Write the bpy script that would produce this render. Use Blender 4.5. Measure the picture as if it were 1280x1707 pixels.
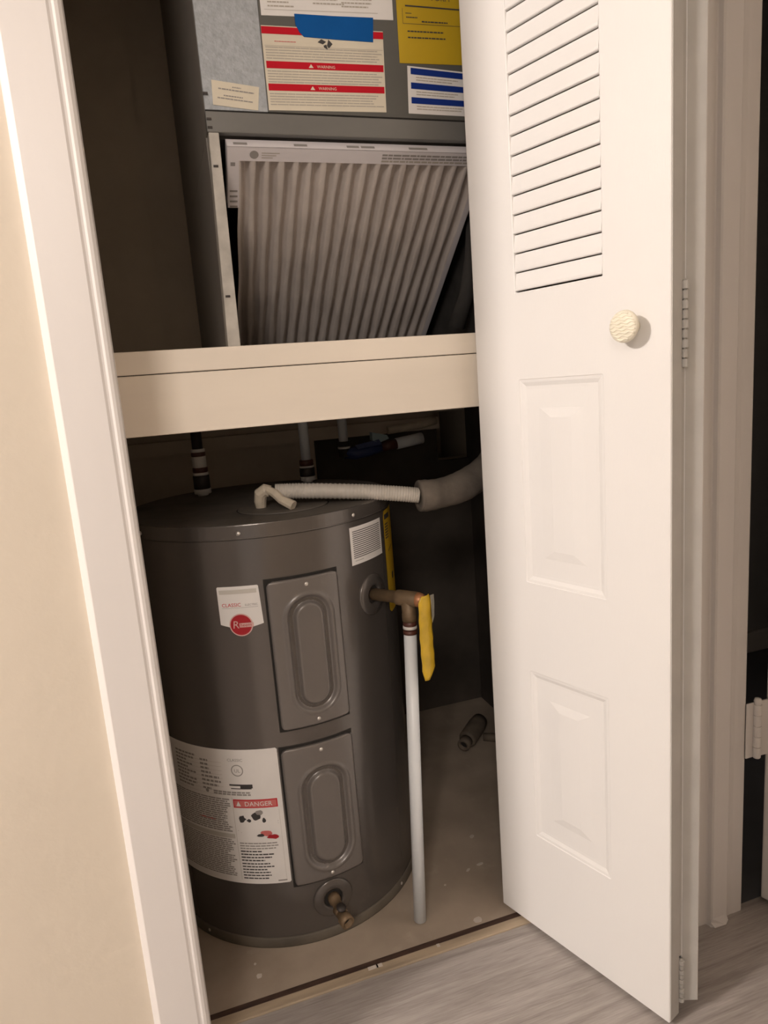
import bpy, bmesh, math, random
from mathutils import Vector, Matrix

random.seed(7)
for o in list(bpy.data.objects):
    bpy.data.objects.remove(o)
S = bpy.context.scene
COL = S.collection

# ------------------------------------------------------------------ camera
cam_d = bpy.data.cameras.new('camera')
cam_d.sensor_fit = 'VERTICAL'
cam_d.sensor_height = 36.0
cam_d.lens = 36.0 * 1133.54 / 1707.0
cam_d.clip_start = 0.02
cam = bpy.data.objects.new('camera', cam_d)
COL.objects.link(cam)
RX, RD, RF = (0.94768977, -0.31013001, -0.07552136), (-0.12784652, -0.15200779, -0.98007597), (0.29247114, 0.93846311, -0.18370527)
cam.matrix_world = Matrix(((RX[0], -RD[0], -RF[0], 0.0), (RX[1], -RD[1], -RF[1], 0.0), (RX[2], -RD[2], -RF[2], 1.12), (0, 0, 0, 1)))
S.camera = cam

# ------------------------------------------------------------------ light
W = bpy.data.worlds.new('world')
S.world = W
W.use_nodes = True
W.node_tree.nodes['Background'].inputs[0].default_value = (1.0, 0.885, 0.81, 1)
W.node_tree.nodes['Background'].inputs[1].default_value = 0.50

def lamp(name, loc, power, radius, color):
    d = bpy.data.lights.new(name, 'POINT')
    d.energy = power
    d.shadow_soft_size = radius
    d.color = color
    o = bpy.data.objects.new(name, d)
    COL.objects.link(o)
    o.location = loc
    return o
lamp('hall_ceiling_light', (-2.55, 0.27, 2.38), 330.0, 0.17, (1.0, 0.885, 0.80))
# added fill panel, high behind the viewer on the left, brightening the closet
ad = bpy.data.lights.new('fill_panel', 'AREA')
ad.shape = 'RECTANGLE'
ad.size, ad.size_y = 0.5, 0.5
ad.energy = 27.0
ad.color = (1.0, 0.885, 0.80)
ao = bpy.data.objects.new('fill_panel', ad)
COL.objects.link(ao)
ao.location = (-0.70, -1.45, 2.15)
ao.rotation_euler = (Vector((0.20, 1.1, 0.3)) - Vector(ao.location)).to_track_quat('-Z', 'Y').to_euler()
S.view_settings.view_transform = 'Standard'
S.view_settings.look = 'None'
S.view_settings.exposure = 0.0
S.view_settings.gamma = 1.0
S.view_settings.use_curve_mapping = False

# ------------------------------------------------------------------ materials
def mat(name, col, rough=0.5, metal=0.0, var=0.0, vscale=8.0, bump=0.0, bscale=60.0, stretch=None, spec=0.5, coat=0.0, col2=None, trans=0.0):
    m = bpy.data.materials.new(name)
    m.use_nodes = True
    nt = m.node_tree
    b = nt.nodes['Principled BSDF']
    b.inputs['Base Color'].default_value = (*col, 1)
    b.inputs['Roughness'].default_value = rough
    b.inputs['Metallic'].default_value = metal
    b.inputs['Specular IOR Level'].default_value = spec
    b.inputs['Coat Weight'].default_value = coat
    if trans:
        b.inputs['Transmission Weight'].default_value = trans
    tc = nt.nodes.new('ShaderNodeTexCoord')
    mp = nt.nodes.new('ShaderNodeMapping')
    nt.links.new(tc.outputs['Object'], mp.inputs['Vector'])
    if stretch:
        mp.inputs['Scale'].default_value = stretch
    if var > 0:
        n = nt.nodes.new('ShaderNodeTexNoise')
        n.inputs['Scale'].default_value = vscale
        n.inputs['Detail'].default_value = 6
        nt.links.new(mp.outputs[0], n.inputs['Vector'])
        r = nt.nodes.new('ShaderNodeMapRange')
        r.inputs['From Min'].default_value = 0.3
        r.inputs['From Max'].default_value = 0.7
        nt.links.new(n.outputs['Fac'], r.inputs['Value'])
        mx = nt.nodes.new('ShaderNodeMix')
        mx.data_type = 'RGBA'
        c2 = col2 if col2 else tuple(c * (1 - var) for c in col)
        mx.inputs[6].default_value = (*c2, 1)
        mx.inputs[7].default_value = (*(col if col2 else tuple(min(1, c * (1 + var)) for c in col)), 1)
        nt.links.new(r.outputs[0], mx.inputs[0])
        nt.links.new(mx.outputs[2], b.inputs['Base Color'])
    if bump > 0:
        n2 = nt.nodes.new('ShaderNodeTexNoise')
        n2.inputs['Scale'].default_value = bscale
        n2.inputs['Detail'].default_value = 4
        nt.links.new(mp.outputs[0], n2.inputs['Vector'])
        bp = nt.nodes.new('ShaderNodeBump')
        bp.inputs['Strength'].default_value = bump
        bp.inputs['Distance'].default_value = 0.002
        nt.links.new(n2.outputs['Fac'], bp.inputs['Height'])
        nt.links.new(bp.outputs[0], b.inputs['Normal'])
    return m

M = {}
M['door'] = mat('door_paint', (0.87, 0.86, 0.85), 0.42, bump=0.12, bscale=90, stretch=(6, 6, 0.5))
M['shaded_edge'] = mat('door_edge_shade', (0.56, 0.55, 0.53), 0.55, var=0.05, vscale=20, bump=0.3, bscale=40)  # darker than the faces: shade of the unlit fold edges in the colour
M['trim'] = mat('trim_paint', (0.71, 0.68, 0.66), 0.42, var=0.03, vscale=3, bump=0.1, bscale=25, stretch=(3, 3, 0.5))
M['wall'] = mat('beige_wall_paint', (0.64, 0.57, 0.475), 0.75, var=0.025, vscale=5, bump=0.35, bscale=55)
M['drywall'] = mat('closet_drywall', (0.66, 0.58, 0.48), 0.9, var=0.12, vscale=2.5, bump=0.15, bscale=30)
M['lower_wall'] = mat('dark_lower_wall', (0.075, 0.062, 0.05), 0.9, var=0.3, vscale=6)  # darker tone for sheets added over the lower closet walls
M['ceiling'] = mat('ceiling_paint', (0.8, 0.78, 0.74), 0.9)
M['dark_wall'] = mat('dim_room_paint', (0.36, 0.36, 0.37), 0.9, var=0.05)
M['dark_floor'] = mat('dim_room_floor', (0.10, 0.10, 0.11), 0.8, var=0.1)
M['shelf'] = mat('cream_shelf_paint', (0.90, 0.82, 0.71), 0.45, var=0.04, vscale=4, bump=0.15, bscale=20, stretch=(0.5, 3, 3))
M['tank'] = mat('grey_enamel', (0.135, 0.121, 0.111), 0.24, var=0.05, vscale=3, spec=0.8, metal=0.42)
M['tank_top'] = mat('dusty_grey_enamel', (0.105, 0.092, 0.078), 0.6, var=0.25, vscale=14)
M['tank_panel'] = mat('grey_pressed_steel', (0.180, 0.163, 0.152), 0.30, var=0.03, vscale=5, spec=0.7, metal=0.2)
M['tank_ring'] = mat('grimy_base_ring', (0.115, 0.098, 0.076), 0.65, var=0.3, vscale=10)
M['groove'] = mat('shadow_gap', (0.02, 0.018, 0.016), 0.9)
M['black'] = mat('black_rubber', (0.02, 0.02, 0.02), 0.6)
M['screw'] = mat('zinc_screw', (0.75, 0.72, 0.68), 0.35, metal=0.8)
M['paper'] = mat('white_sticker', (0.84, 0.82, 0.80), 0.45, var=0.03, vscale=15)
M['cream'] = mat('cream_sticker', (0.74, 0.68, 0.55), 0.5, var=0.04, vscale=20)
M['ink'] = mat('black_ink', (0.05, 0.047, 0.047), 0.6)
M['grey_ink'] = mat('grey_ink', (0.33, 0.31, 0.295), 0.6)
M['tan_ink'] = mat('pale_grey_ink', (0.48, 0.44, 0.38), 0.6)
M['pale_ink'] = mat('faint_ink', (0.60, 0.575, 0.53), 0.6)
M['red'] = mat('red_print', (0.56, 0.008, 0.022), 0.7, spec=0.2)
M['pinkred'] = mat('worn_red_print', (0.62, 0.16, 0.15), 0.5)
M['crimson'] = mat('crimson_emblem', (0.42, 0.012, 0.022), 0.4)
M['pink'] = mat('pale_rose_band', (0.72, 0.47, 0.44), 0.45)
M['blue'] = mat('navy_print', (0.006, 0.032, 0.24), 0.7, spec=0.2)
M['tape'] = mat('painters_tape', (0.003, 0.095, 0.35), 0.8, spec=0.2, var=0.05, vscale=30, bump=0.4, bscale=70)
M['yellow'] = mat('yellow_card', (0.58, 0.39, 0.012), 0.5, var=0.05, vscale=8)
M['yellow_tag'] = mat('yellow_plastic_tag', (0.66, 0.43, 0.03), 0.3, var=0.12, vscale=40, bump=0.6, bscale=45)
M['dim_yellow'] = mat('yellow_energy_sticker', (0.62, 0.40, 0.02), 0.5, var=0.08, vscale=20)
M['steel'] = mat('galvanised_steel', (0.120, 0.119, 0.108), 0.5, metal=0.15, var=0.08, vscale=4, bump=0.05, bscale=30)
M['cabinet'] = mat('cabinet_sheet_metal', (0.27, 0.25, 0.225), 0.6, var=0.1, vscale=4)
M['flange'] = mat('galvanised_flange', (0.19, 0.188, 0.178), 0.45, metal=0.2, var=0.12, vscale=3, stretch=(1, 1, 3))
M['foil'] = mat('foil_insulation', (0.42, 0.45, 0.48), 0.5, metal=0.1, var=0.12, vscale=110, bump=0.8, bscale=170)
M['post'] = mat('scuffed_white_metal', (0.50, 0.475, 0.43), 0.6, var=0.22, vscale=25, bump=0.3, bscale=80)
M['liner'] = mat('black_insulation', (0.05, 0.046, 0.042), 0.95, var=0.3, vscale=15)
M['card'] = mat('filter_cardboard', (0.78, 0.745, 0.765), 0.7, var=0.03, vscale=10)
M['media'] = mat('filter_media', (0.66, 0.60, 0.56), 0.95, var=0.10, vscale=14, bump=0.3, bscale=120)
M['pvc'] = mat('white_pvc', (0.84, 0.88, 0.91), 0.35, var=0.02, vscale=10)
M['pvc_cap'] = mat('pvc_end', (0.74, 0.77, 0.80), 0.45)
M['brass'] = mat('tarnished_brass', (0.19, 0.13, 0.075), 0.5, metal=0.3, var=0.25, vscale=40)
M['copper'] = mat('orange_copper', (0.42, 0.19, 0.09), 0.4, metal=0.5, var=0.2, vscale=50)
M['primer'] = mat('dark_pipe_primer', (0.10, 0.035, 0.025), 0.4)
M['iron'] = mat('dark_iron', (0.05, 0.042, 0.038), 0.5, metal=0.3, var=0.2, vscale=40)
M['white_ring'] = mat('white_seal', (0.72, 0.70, 0.67), 0.4)
M['conduit'] = mat('pale_flex_conduit', (0.60, 0.56, 0.50), 0.5, var=0.08, vscale=30)
M['connector'] = mat('cream_connector', (0.66, 0.58, 0.46), 0.5, var=0.1, vscale=60)
M['foam'] = mat('grey_foam', (0.17, 0.145, 0.12), 0.95, var=0.25, vscale=25, bump=0.5, bscale=90)
M['valve_blue'] = mat('blue_valve', (0.03, 0.05, 0.16), 0.45)
M['cyan'] = mat('pale_cyan_plastic', (0.35, 0.47, 0.50), 0.5)
M['knob'] = mat('ivory_knob', (0.88, 0.835, 0.70), 0.4, var=0.06, vscale=60)
M['threshold'] = mat('worn_tan_wood', (0.42, 0.335, 0.24), 0.6, var=0.22, vscale=10, bump=0.3, bscale=60, stretch=(0.5, 4, 4))
M['track_gap'] = mat('dark_floor_gap', (0.06, 0.032, 0.022), 0.9, var=0.4, vscale=40, stretch=(0.6, 3, 1))
M['speck'] = mat('white_paint_speck', (0.62, 0.56, 0.50), 0.7)
M['clear'] = mat('clear_plastic', (0.75, 0.72, 0.62), 0.25, trans=0.6)

def concrete():
    m = mat('stained_concrete', (0.50, 0.415, 0.33), 0.8, var=0.25, vscale=4.5, bump=0.25, bscale=45, col2=(0.31, 0.25, 0.195))
    nt = m.node_tree
    b = nt.nodes['Principled BSDF']
    src = b.inputs['Base Color'].links[0].from_socket
    tc = [n for n in nt.nodes if n.type == 'TEX_COORD'][0]
    n = nt.nodes.new('ShaderNodeTexNoise')
    n.inputs['Scale'].default_value = 16
    n.inputs['Detail'].default_value = 8
    nt.links.new(tc.outputs['Object'], n.inputs['Vector'])
    r = nt.nodes.new('ShaderNodeMapRange')
    r.inputs['From Min'].default_value = 0.62
    r.inputs['From Max'].default_value = 0.75
    r.inputs['To Max'].default_value = 0.35
    nt.links.new(n.outputs['Fac'], r.inputs['Value'])
    mx = nt.nodes.new('ShaderNodeMix')
    mx.data_type = 'RGBA'
    mx.inputs[7].default_value = (0.56, 0.48, 0.40, 1)
    nt.links.new(r.outputs[0], mx.inputs[0])
    nt.links.new(src, mx.inputs[6])
    nt.links.new(mx.outputs[2], b.inputs['Base Color'])
    return m
M['concrete'] = concrete()

def laminate():
    m = bpy.data.materials.new('grey_laminate')
    m.use_nodes = True
    nt = m.node_tree
    b = nt.nodes['Principled BSDF']
    b.inputs['Roughness'].default_value = 0.42
    tc = nt.nodes.new('ShaderNodeTexCoord')
    mp = nt.nodes.new('ShaderNodeMapping')
    mp.inputs['Scale'].default_value = (1.5, 24, 1)
    nt.links.new(tc.outputs['Object'], mp.inputs['Vector'])
    n = nt.nodes.new('ShaderNodeTexNoise')
    n.inputs['Scale'].default_value = 2.2
    n.inputs['Detail'].default_value = 8
    n.inputs['Distortion'].default_value = 0.5
    nt.links.new(mp.outputs[0], n.inputs['Vector'])
    w = nt.nodes.new('ShaderNodeTexNoise')
    w.inputs['Scale'].default_value = 15.0
    w.inputs['Detail'].default_value = 5
    nt.links.new(mp.outputs[0], w.inputs['Vector'])
    ad = nt.nodes.new('ShaderNodeMix')
    ad.data_type = 'FLOAT'
    ad.inputs[0].default_value = 0.38
    nt.links.new(n.outputs['Fac'], ad.inputs[2])
    nt.links.new(w.outputs['Fac'], ad.inputs[3])
    cr = nt.nodes.new('ShaderNodeValToRGB')
    cr.color_ramp.elements[0].position = 0.30
    cr.color_ramp.elements[0].color = (0.235, 0.205, 0.185, 1)
    cr.color_ramp.elements[1].position = 0.68
    cr.color_ramp.elements[1].color = (0.48, 0.44, 0.415, 1)
    nt.links.new(ad.outputs[0], cr.inputs[0])
    nt.links.new(cr.outputs[0], b.inputs['Base Color'])
    bp = nt.nodes.new('ShaderNodeBump')
    bp.inputs['Strength'].default_value = 0.12
    bp.inputs['Distance'].default_value = 0.001
    nt.links.new(w.outputs['Fac'], bp.inputs['Height'])
    nt.links.new(bp.outputs[0], b.inputs['Normal'])
    return m
M['laminate'] = laminate()

# ------------------------------------------------------------------ helpers
class MB:
    """collects faces for one mesh"""
    def __init__(s):
        s.v, s.f, s.smooth = [], [], []
    def add(s, vs, fs, smooth=False):
        k = len(s.v)
        s.v += [tuple(p) for p in vs]
        s.f += [tuple(i + k for i in f) for f in fs]
        s.smooth += [smooth] * len(fs)
        return s
    def box(s, x0, x1, y0, y1, z0, z1):
        vs = [(x0, y0, z0), (x1, y0, z0), (x1, y1, z0), (x0, y1, z0), (x0, y0, z1), (x1, y0, z1), (x1, y1, z1), (x0, y1, z1)]
        return s.add(vs, [(0, 3, 2, 1), (4, 5, 6, 7), (0, 1, 5, 4), (1, 2, 6, 5), (2, 3, 7, 6), (3, 0, 4, 7)])
    def prism(s, pts, z0, z1):
        n = len(pts)
        vs = [(p[0], p[1], z0) for p in pts] + [(p[0], p[1], z1) for p in pts]
        return s.add(vs, [tuple(range(n - 1, -1, -1)), tuple(range(n, 2 * n))] + [(i, (i + 1) % n, n + (i + 1) % n, n + i) for i in range(n)])
    def tube(s, path, radii, seg=16, caps=True, smooth=True):
        P = [Vector(p) for p in path]
        if not isinstance(radii, (list, tuple)):
            radii = [radii] * len(P)
        t0 = (P[1] - P[0]).normalized()
        up = Vector((0, 0, 1)) if abs(t0.z) < 0.9 else Vector((1, 0, 0))
        a = t0.cross(up).normalized()
        vs = []
        last = t0
        for i, p in enumerate(P):
            t = ((P[min(i + 1, len(P) - 1)] - p).normalized() + (p - P[max(i - 1, 0)]).normalized())
            t = t.normalized() if t.length > 1e-9 else last
            q = last.rotation_difference(t)
            a = (q @ a)
            a = (a - t * a.dot(t)).normalized()
            b = t.cross(a)
            last = t
            for k in range(seg):
                w = 2 * math.pi * k / seg
                vs.append(p + (a * math.cos(w) + b * math.sin(w)) * radii[i])
        fs = []
        for i in range(len(P) - 1):
            for k in range(seg):
                k2 = (k + 1) % seg
                fs.append((i * seg + k, i * seg + k2, (i + 1) * seg + k2, (i + 1) * seg + k))
        s.add(vs, fs, smooth)
        if caps:
            n = len(P) - 1
            s.add(vs[:seg], [tuple(range(seg - 1, -1, -1))])
            s.add(vs[n * seg:], [tuple(range(seg))])
        return s
    def lathe(s, prof, origin, axis=(0, 0, 1), seg=32, smooth=True):
        """prof: list of (radius, height along axis)"""
        ax = Vector(axis).normalized()
        up = Vector((0, 0, 1)) if abs(ax.z) < 0.9 else Vector((1, 0, 0))
        a = ax.cross(up).normalized()
        b = ax.cross(a)
        o = Vector(origin)
        vs, fs = [], []
        for r, h in prof:
            for k in range(seg):
                w = 2 * math.pi * k / seg
                vs.append(o + ax * h + (a * math.cos(w) + b * math.sin(w)) * r)
        for i in range(len(prof) - 1):
            for k in range(seg):
                k2 = (k + 1) % seg
                fs.append((i * seg + k, i * seg + k2, (i + 1) * seg + k2, (i + 1) * seg + k))
        return s.add(vs, fs, smooth)
    def build(s, name, m, parent=None, bevel=0.0, fix=True):
        me = bpy.data.meshes.new(name)
        me.from_pydata(s.v, [], s.f)
        me.polygons.foreach_set('use_smooth', s.smooth)
        if fix:
            bm = bmesh.new()
            bm.from_mesh(me)
            bmesh.ops.remove_doubles(bm, verts=bm.verts, dist=1e-6)
            bmesh.ops.recalc_face_normals(bm, faces=bm.faces)
            bm.to_mesh(me)
            bm.free()
        me.materials.append(M[m])
        o = bpy.data.objects.new(name, me)
        COL.objects.link(o)
        if bevel:
            md = o.modifiers.new('bevel', 'BEVEL')
            md.width = bevel
            md.segments = 2
            md.limit_method = 'ANGLE'
            md.angle_limit = math.radians(50)
        if parent:
            o.parent = parent
            o.matrix_parent_inverse = parent.matrix_world.inverted()
        return o

def empty(name, loc=(0, 0, 0)):
    o = bpy.data.objects.new(name, None)
    o.empty_display_size = 0.05
    COL.objects.link(o)
    o.location = loc
    o.matrix_world = Matrix.Translation(loc)
    return o
def tag(o, label, cat=None, kind=None, group=None):
    o['label'] = label
    if cat:
        o['category'] = cat
    if kind:
        o['kind'] = kind
    if group:
        o['group'] = group
    return o
def struct(o, label, cat):
    return tag(o, label, cat, 'structure')

def text_faces(txt, size, align='CENTER'):
    c = bpy.data.curves.new('t', 'FONT')
    c.body = txt
    c.size = size
    c.align_x = align
    c.resolution_u = 2
    o = bpy.data.objects.new('t', c)
    COL.objects.link(o)
    dg = bpy.context.evaluated_depsgraph_get()
    me = bpy.data.meshes.new_from_object(o.evaluated_get(dg))
    vs = [(v.co.x, v.co.y) for v in me.vertices]
    fs = [tuple(p.vertices) for p in me.polygons]
    bpy.data.objects.remove(o)
    bpy.data.meshes.remove(me)
    bpy.data.curves.remove(c)
    return vs, fs

class Print:
    """flat print on a surface given by fn(u, v, offset) -> point"""
    def __init__(s, fn, step=None):
        s.fn, s.step, s.mb = fn, step, {}
    split = ()
    def _m(s, k):
        if k in s.split:
            s.mb.setdefault((k, len(s.mb)), MB())
            return s.mb[(k, len(s.mb) - 1)]
        return s.mb.setdefault(k, MB())
    def rect(s, k, u0, u1, v0, v1, off=0.0006, skew=0.0):
        n = max(1, int(math.ceil(abs(u1 - u0) / s.step))) if s.step else 1
        vs = []
        for i in range(n + 1):
            u = u0 + (u1 - u0) * i / n
            vs += [s.fn(u, v0 + skew * (u - u0), off), s.fn(u, v1 + skew * (u - u0), off)]
        s._m(k).add(vs, [(2 * i, 2 * i + 2, 2 * i + 3, 2 * i + 1) for i in range(n)])
    def poly(s, k, pts, off=0.0006):
        s._m(k).add([s.fn(p[0], p[1], off) for p in pts], [tuple(range(len(pts)))])
    def disc(s, k, u, v, r, off=0.0006, n=28, ri=0.0):
        if ri <= 0:
            s.poly(k, [(u + r * math.cos(2 * math.pi * i / n), v + r * math.sin(2 * math.pi * i / n)) for i in range(n)], off)
        else:
            vs = []
            for i in range(n):
                c, d = math.cos(2 * math.pi * i / n), math.sin(2 * math.pi * i / n)
                vs += [s.fn(u + r * c, v + r * d, off), s.fn(u + ri * c, v + ri * d, off)]
            s._m(k).add(vs, [(2 * i, 2 * i + 1, (2 * i + 3) % (2 * n), (2 * i + 2) % (2 * n)) for i in range(n)])
    def text(s, k, txt, u, v, size, align='CENTER', off=0.0009, shear=0.0):
        vs, fs = text_faces(txt, size, align)
        s._m(k).add([s.fn(u + a + shear * b, v + b, off) for a, b in vs], fs)
    def para(s, k, u0, u1, v_top, v_bot, pitch, h, off=0.0006, ragged=0.15, skew=0.0):
        v = v_top
        while v - h > v_bot:
            u = u0
            end = u1 - (u1 - u0) * random.uniform(0, ragged)
            while u < end:
                w = random.uniform(0.02, 0.10) * (u1 - u0) + h
                w = min(w, end - u)
                s.rect(k, u, u + w, v - h + skew * (u - u0), v + skew * (u - u0), off)
                u += w + h * random.uniform(0.3, 0.55)
            v -= pitch
    def build(s, parent, names):
        out = []
        for k, mb in s.mb.items():
            one = isinstance(k, tuple)
            k = k[0] if one else k
            o = mb.build(names.get(k, 'print'), k, parent, fix=False)
            if not one and k != 'groove':
                o['kind'] = 'stuff'
            out.append(o)
        return out

# ------------------------------------------------------------------ the setting
ZC = 2.44
fl = MB().box(-3.2, 2.6, -1.6, 1.101, -0.05, -0.008).build('floor', 'groove')
struct(fl, 'grey wood-look laminate floor of the hall in front of the closet', 'floor')
ys = [1.1025, 0.929, 0.745, 0.561, 0.377, 0.193, 0.009, -0.175, -0.359, -0.543, -0.727, -0.911, -1.095, -1.279, -1.463]
for i in range(len(ys) - 1):
    cuts = [-3.2, -1.9 + 0.37 * (i * 2 % 5) - 0.9, -0.55 + 0.0 * i - 0.31 * (i % 3), 1.35 + 0.21 * (i % 4), 2.6]
    for a, b in zip(cuts[:-1], cuts[1:]):
        if b - a < 0.05:
            continue
        MB().box(a + 0.0002, b - 0.0002, ys[i + 1] + 0.0002, ys[i] - 0.0002, -0.008, 0.0).build('plank', 'laminate', fl)
cf = MB().box(-0.25, 1.05, 1.101, 2.35, -0.05, -0.0005).build('floor_closet', 'concrete')
struct(cf, 'stained brown concrete floor of the closet under the tank', 'floor')
sp = MB()
def speck(x, y, r, el=1.0, ang=0.0):
    n = 9
    pts = []
    for i in range(n):
        w = 2 * math.pi * i / n
        rr = r * random.uniform(0.75, 1.15)
        a, b = rr * math.cos(w) * el, rr * math.sin(w)
        pts.append((x + a * math.cos(ang) - b * math.sin(ang), y + a * math.sin(ang) + b * math.cos(ang)))
    sp.prism(pts, -0.0006, 0.0003)
for a in [(0.042, 1.191, 0.0065, 1.0), (0.497, 1.153, 0.008, 1.3), (0.038, 1.223, 0.003, 1), (0.473, 1.273, 0.003, 1), (0.575, 1.303, 0.0035, 2.6),
          (0.541, 1.296, 0.003, 2.5), (0.60, 1.40, 0.005, 1.4)]:
    speck(a[0], a[1], a[2], a[3], random.uniform(-0.5, 0.6))
o = sp.build('paint_speck', 'speck', cf)
o['kind'] = 'stuff'
# threshold with the dark gap behind it
th = MB().box(-0.07, 0.90, 1.1030, 1.1255, -0.01, 0.0030).build('trim_1', 'threshold', bevel=0.002)
struct(th, 'worn tan wooden threshold strip between concrete and laminate floor', 'threshold')
MB().box(-0.07, 0.90, 1.1257, 1.1392, -0.004, 0.0004).build('gap', 'track_gap', th)
chip = MB()
for x, w in ((0.245, 0.02), (0.262, 0.012), (0.39, 0.006)):
    chip.box(x, x + w, 1.1165, 1.1242, 0.0025, 0.0037)
chip.build('paint_chip', 'speck', th)

# front wall with the closet opening and the next doorway
YW, YB = 0.976, 1.215
wl = MB().box(-3.2, -0.066, YW, YB, 0, ZC).build('wall_left', 'wall')
struct(wl, 'beige painted hall wall left of the closet opening', 'wall')
wh = MB().box(-0.066, 2.94, YW, YB, 2.07, ZC).build('wall_header', 'wall')
struct(wh, 'beige wall above the closet opening', 'wall')
wr = MB().box(0.898, 1.000, YW, YB, 0, 2.07).build('wall_right', 'wall')
struct(wr, 'narrow wall pier between closet opening and next doorway', 'wall')
wf = MB().box(1.86, 2.94, YW, YB, 0, 2.07).build('wall_front_right', 'wall')
struct(wf, 'beige wall beyond the next doorway', 'wall')
cl = MB().box(-3.2, 3.0, -1.6, 2.6, ZC, ZC + 0.06).build('ceiling', 'ceiling')
struct(cl, 'flat white ceiling over hall and closet', 'ceiling')
w = MB().box(1.50, 1.56, -0.47, YW, 0, ZC).build('wall_blocker_right', 'wall')  # unseen wall added to keep ambient light off the right side
struct(w, 'beige wall added to the right, outside the view, to block light', 'wall')
w = MB().box(-0.12, 1.50, -0.47, -0.40, 0, ZC).build('wall_blocker_back', 'wall')  # unseen wall added as a light blocker for the right casing
struct(w, 'unseen beige wall added behind the viewer to shade the right side', 'wall')
# closet shell
w = MB().box(-0.25, -0.17, YB, 2.35, 0, ZC).build('wall_closet_left', 'drywall')
struct(w, 'dim side wall inside the closet, left of the tank', 'wall')
w = MB().box(0.97, 1.05, YB, 2.35, 0, ZC).build('wall_closet_right', 'drywall')
struct(w, 'dim side wall inside the closet behind the folding door', 'wall')
MB().box(0.955, 0.9702, YB, 2.084, 0, 1.06).build('dark_sheet', 'lower_wall', w)  # added sheet that darkens the lower side wall
wb = MB().box(-0.17, 0.845, 2.085, 2.15, 0, ZC).box(0.845, 0.97, 2.085, 2.15, 0, 0.86).box(0.845, 0.97, 2.085, 2.15, 1.02, ZC).box(-0.17, 0.97, 2.34, 2.36, 0, ZC).build('wall_back', 'drywall')
struct(wb, 'bare brown drywall at the back of the closet', 'wall')
MB().box(0.44, 0.845, 2.070, 2.0852, 0.0, 0.967).box(0.845, 0.9548, 2.070, 2.0852, 0.0, 0.86).build('dark_sheet', 'lower_wall', wb)  # added sheets that darken the lower right of the back wall
MB().box(-0.17, 0.036, 2.062, 2.0852, 1.205, ZC).build('drywall_sheet', 'drywall', wb)

# left casing and jamb
def extrude_profile(pts, z0, z1):
    return MB().prism(pts, z0, z1)
YC = 0.955
cas = [(-0.1285, YW), (-0.1285, YC + 0.0095), (-0.1270, YC + 0.0075), (-0.1200, YC + 0.0008), (-0.1185, YC), (-0.066, YC), (-0.063, YC + 0.0012), (-0.0600, YC + 0.0012), (-0.057, YC - 0.0002), (-0.053, YC + 0.0002), (-0.0492, YC + 0.004), (-0.0482, YC + 0.010), (-0.0482, YW)]
t = extrude_profile(cas, 0, 2.13).build('trim_2', 'trim')
struct(t, 'white painted casing with rounded inner edge left of the closet opening', 'door casing')
MB().box(-0.066, -0.0605, YW, YB, 0, 2.07).build('jamb', 'trim', t)
# right casings: closet casing and next doorway casing meeting, with a proud bead
rc = [(0.884, YW + 0.002), (0.884, 0.966), (0.8855, 0.9645), (0.912, 0.9635), (0.9145, 0.962), (0.916, 0.9535), (0.919, 0.951), (0.953, 0.951), (0.956, 0.953), (0.9575, 0.961), (0.960, 0.9635), (0.978, 0.9650), (0.985, 0.9645), (1.003, 0.9645), (1.0065, 0.967), (1.0065, YW + 0.002)]
t = MB().prism(rc, 0.0, 2.13).build('trim_3', 'trim')
struct(t, 'white moulded casing with proud centre strip right of the folding door', 'door casing')
MB().box(0.8842, 0.898, YW + 0.002, YB, 0, 2.07).build('jamb', 'trim', t)
MB().box(1.000, 1.0062, YW + 0.002, 1.10, 0, 2.07).build('jamb', 'trim', t)
MB().add([(0.915, 0.952, 0.012), (0.921, 0.947, 0.0015), (0.948, 0.946, 0.0015), (0.957, 0.950, 0.006), (0.956, 0.955, 0.001), (0.915, 0.958, 0.001), (0.953, 0.951, 0.02), (0.918, 0.951, 0.02)],
         [(0, 1, 2, 7), (7, 2, 6), (2, 3, 6), (1, 5, 4, 2), (0, 5, 1), (3, 2, 4), (0, 7, 6, 3, 4, 5)]).build('paint_drip', 'trim', t)
t = MB().box(-0.128, 0.884, YC, YW, 2.055, 2.13).build('trim_4', 'trim')
struct(t, 'white head casing above the closet opening', 'door casing')

# dim room seen through the next doorway
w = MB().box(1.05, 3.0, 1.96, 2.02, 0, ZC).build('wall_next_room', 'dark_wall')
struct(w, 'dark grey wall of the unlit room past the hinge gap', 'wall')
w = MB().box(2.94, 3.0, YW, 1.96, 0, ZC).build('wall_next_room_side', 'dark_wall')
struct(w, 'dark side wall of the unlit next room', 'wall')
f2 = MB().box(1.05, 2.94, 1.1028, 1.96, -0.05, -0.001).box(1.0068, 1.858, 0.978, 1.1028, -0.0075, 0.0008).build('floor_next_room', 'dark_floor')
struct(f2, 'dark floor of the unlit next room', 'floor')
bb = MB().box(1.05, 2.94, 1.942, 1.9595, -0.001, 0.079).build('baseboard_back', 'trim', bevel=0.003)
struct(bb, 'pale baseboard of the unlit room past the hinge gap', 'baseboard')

# ------------------------------------------------------------------ bifold door
A = Vector((0.5627, 1.1648, 0))
Bp = Vector((0.6927, 0.8082, 0))
U = (Bp - A).normalized()
NB = Vector((-U.y, U.x, 0))           # into the leaf thickness
WL = (Bp - A).length
TH = 0.030
bif = empty('door_1', (0.70, 1.0, 0.0))
struct(bif, 'white folding closet door with louvres above two moulded panels, folded open', 'door')
PITCH, Z0, NS = 0.03057, 1.2575, 21
LU0, LU1 = 0.1035, 0.2690
ZL0, ZL1, ZTOP = Z0 - 0.002, Z0 + NS * PITCH, 2.02

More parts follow.
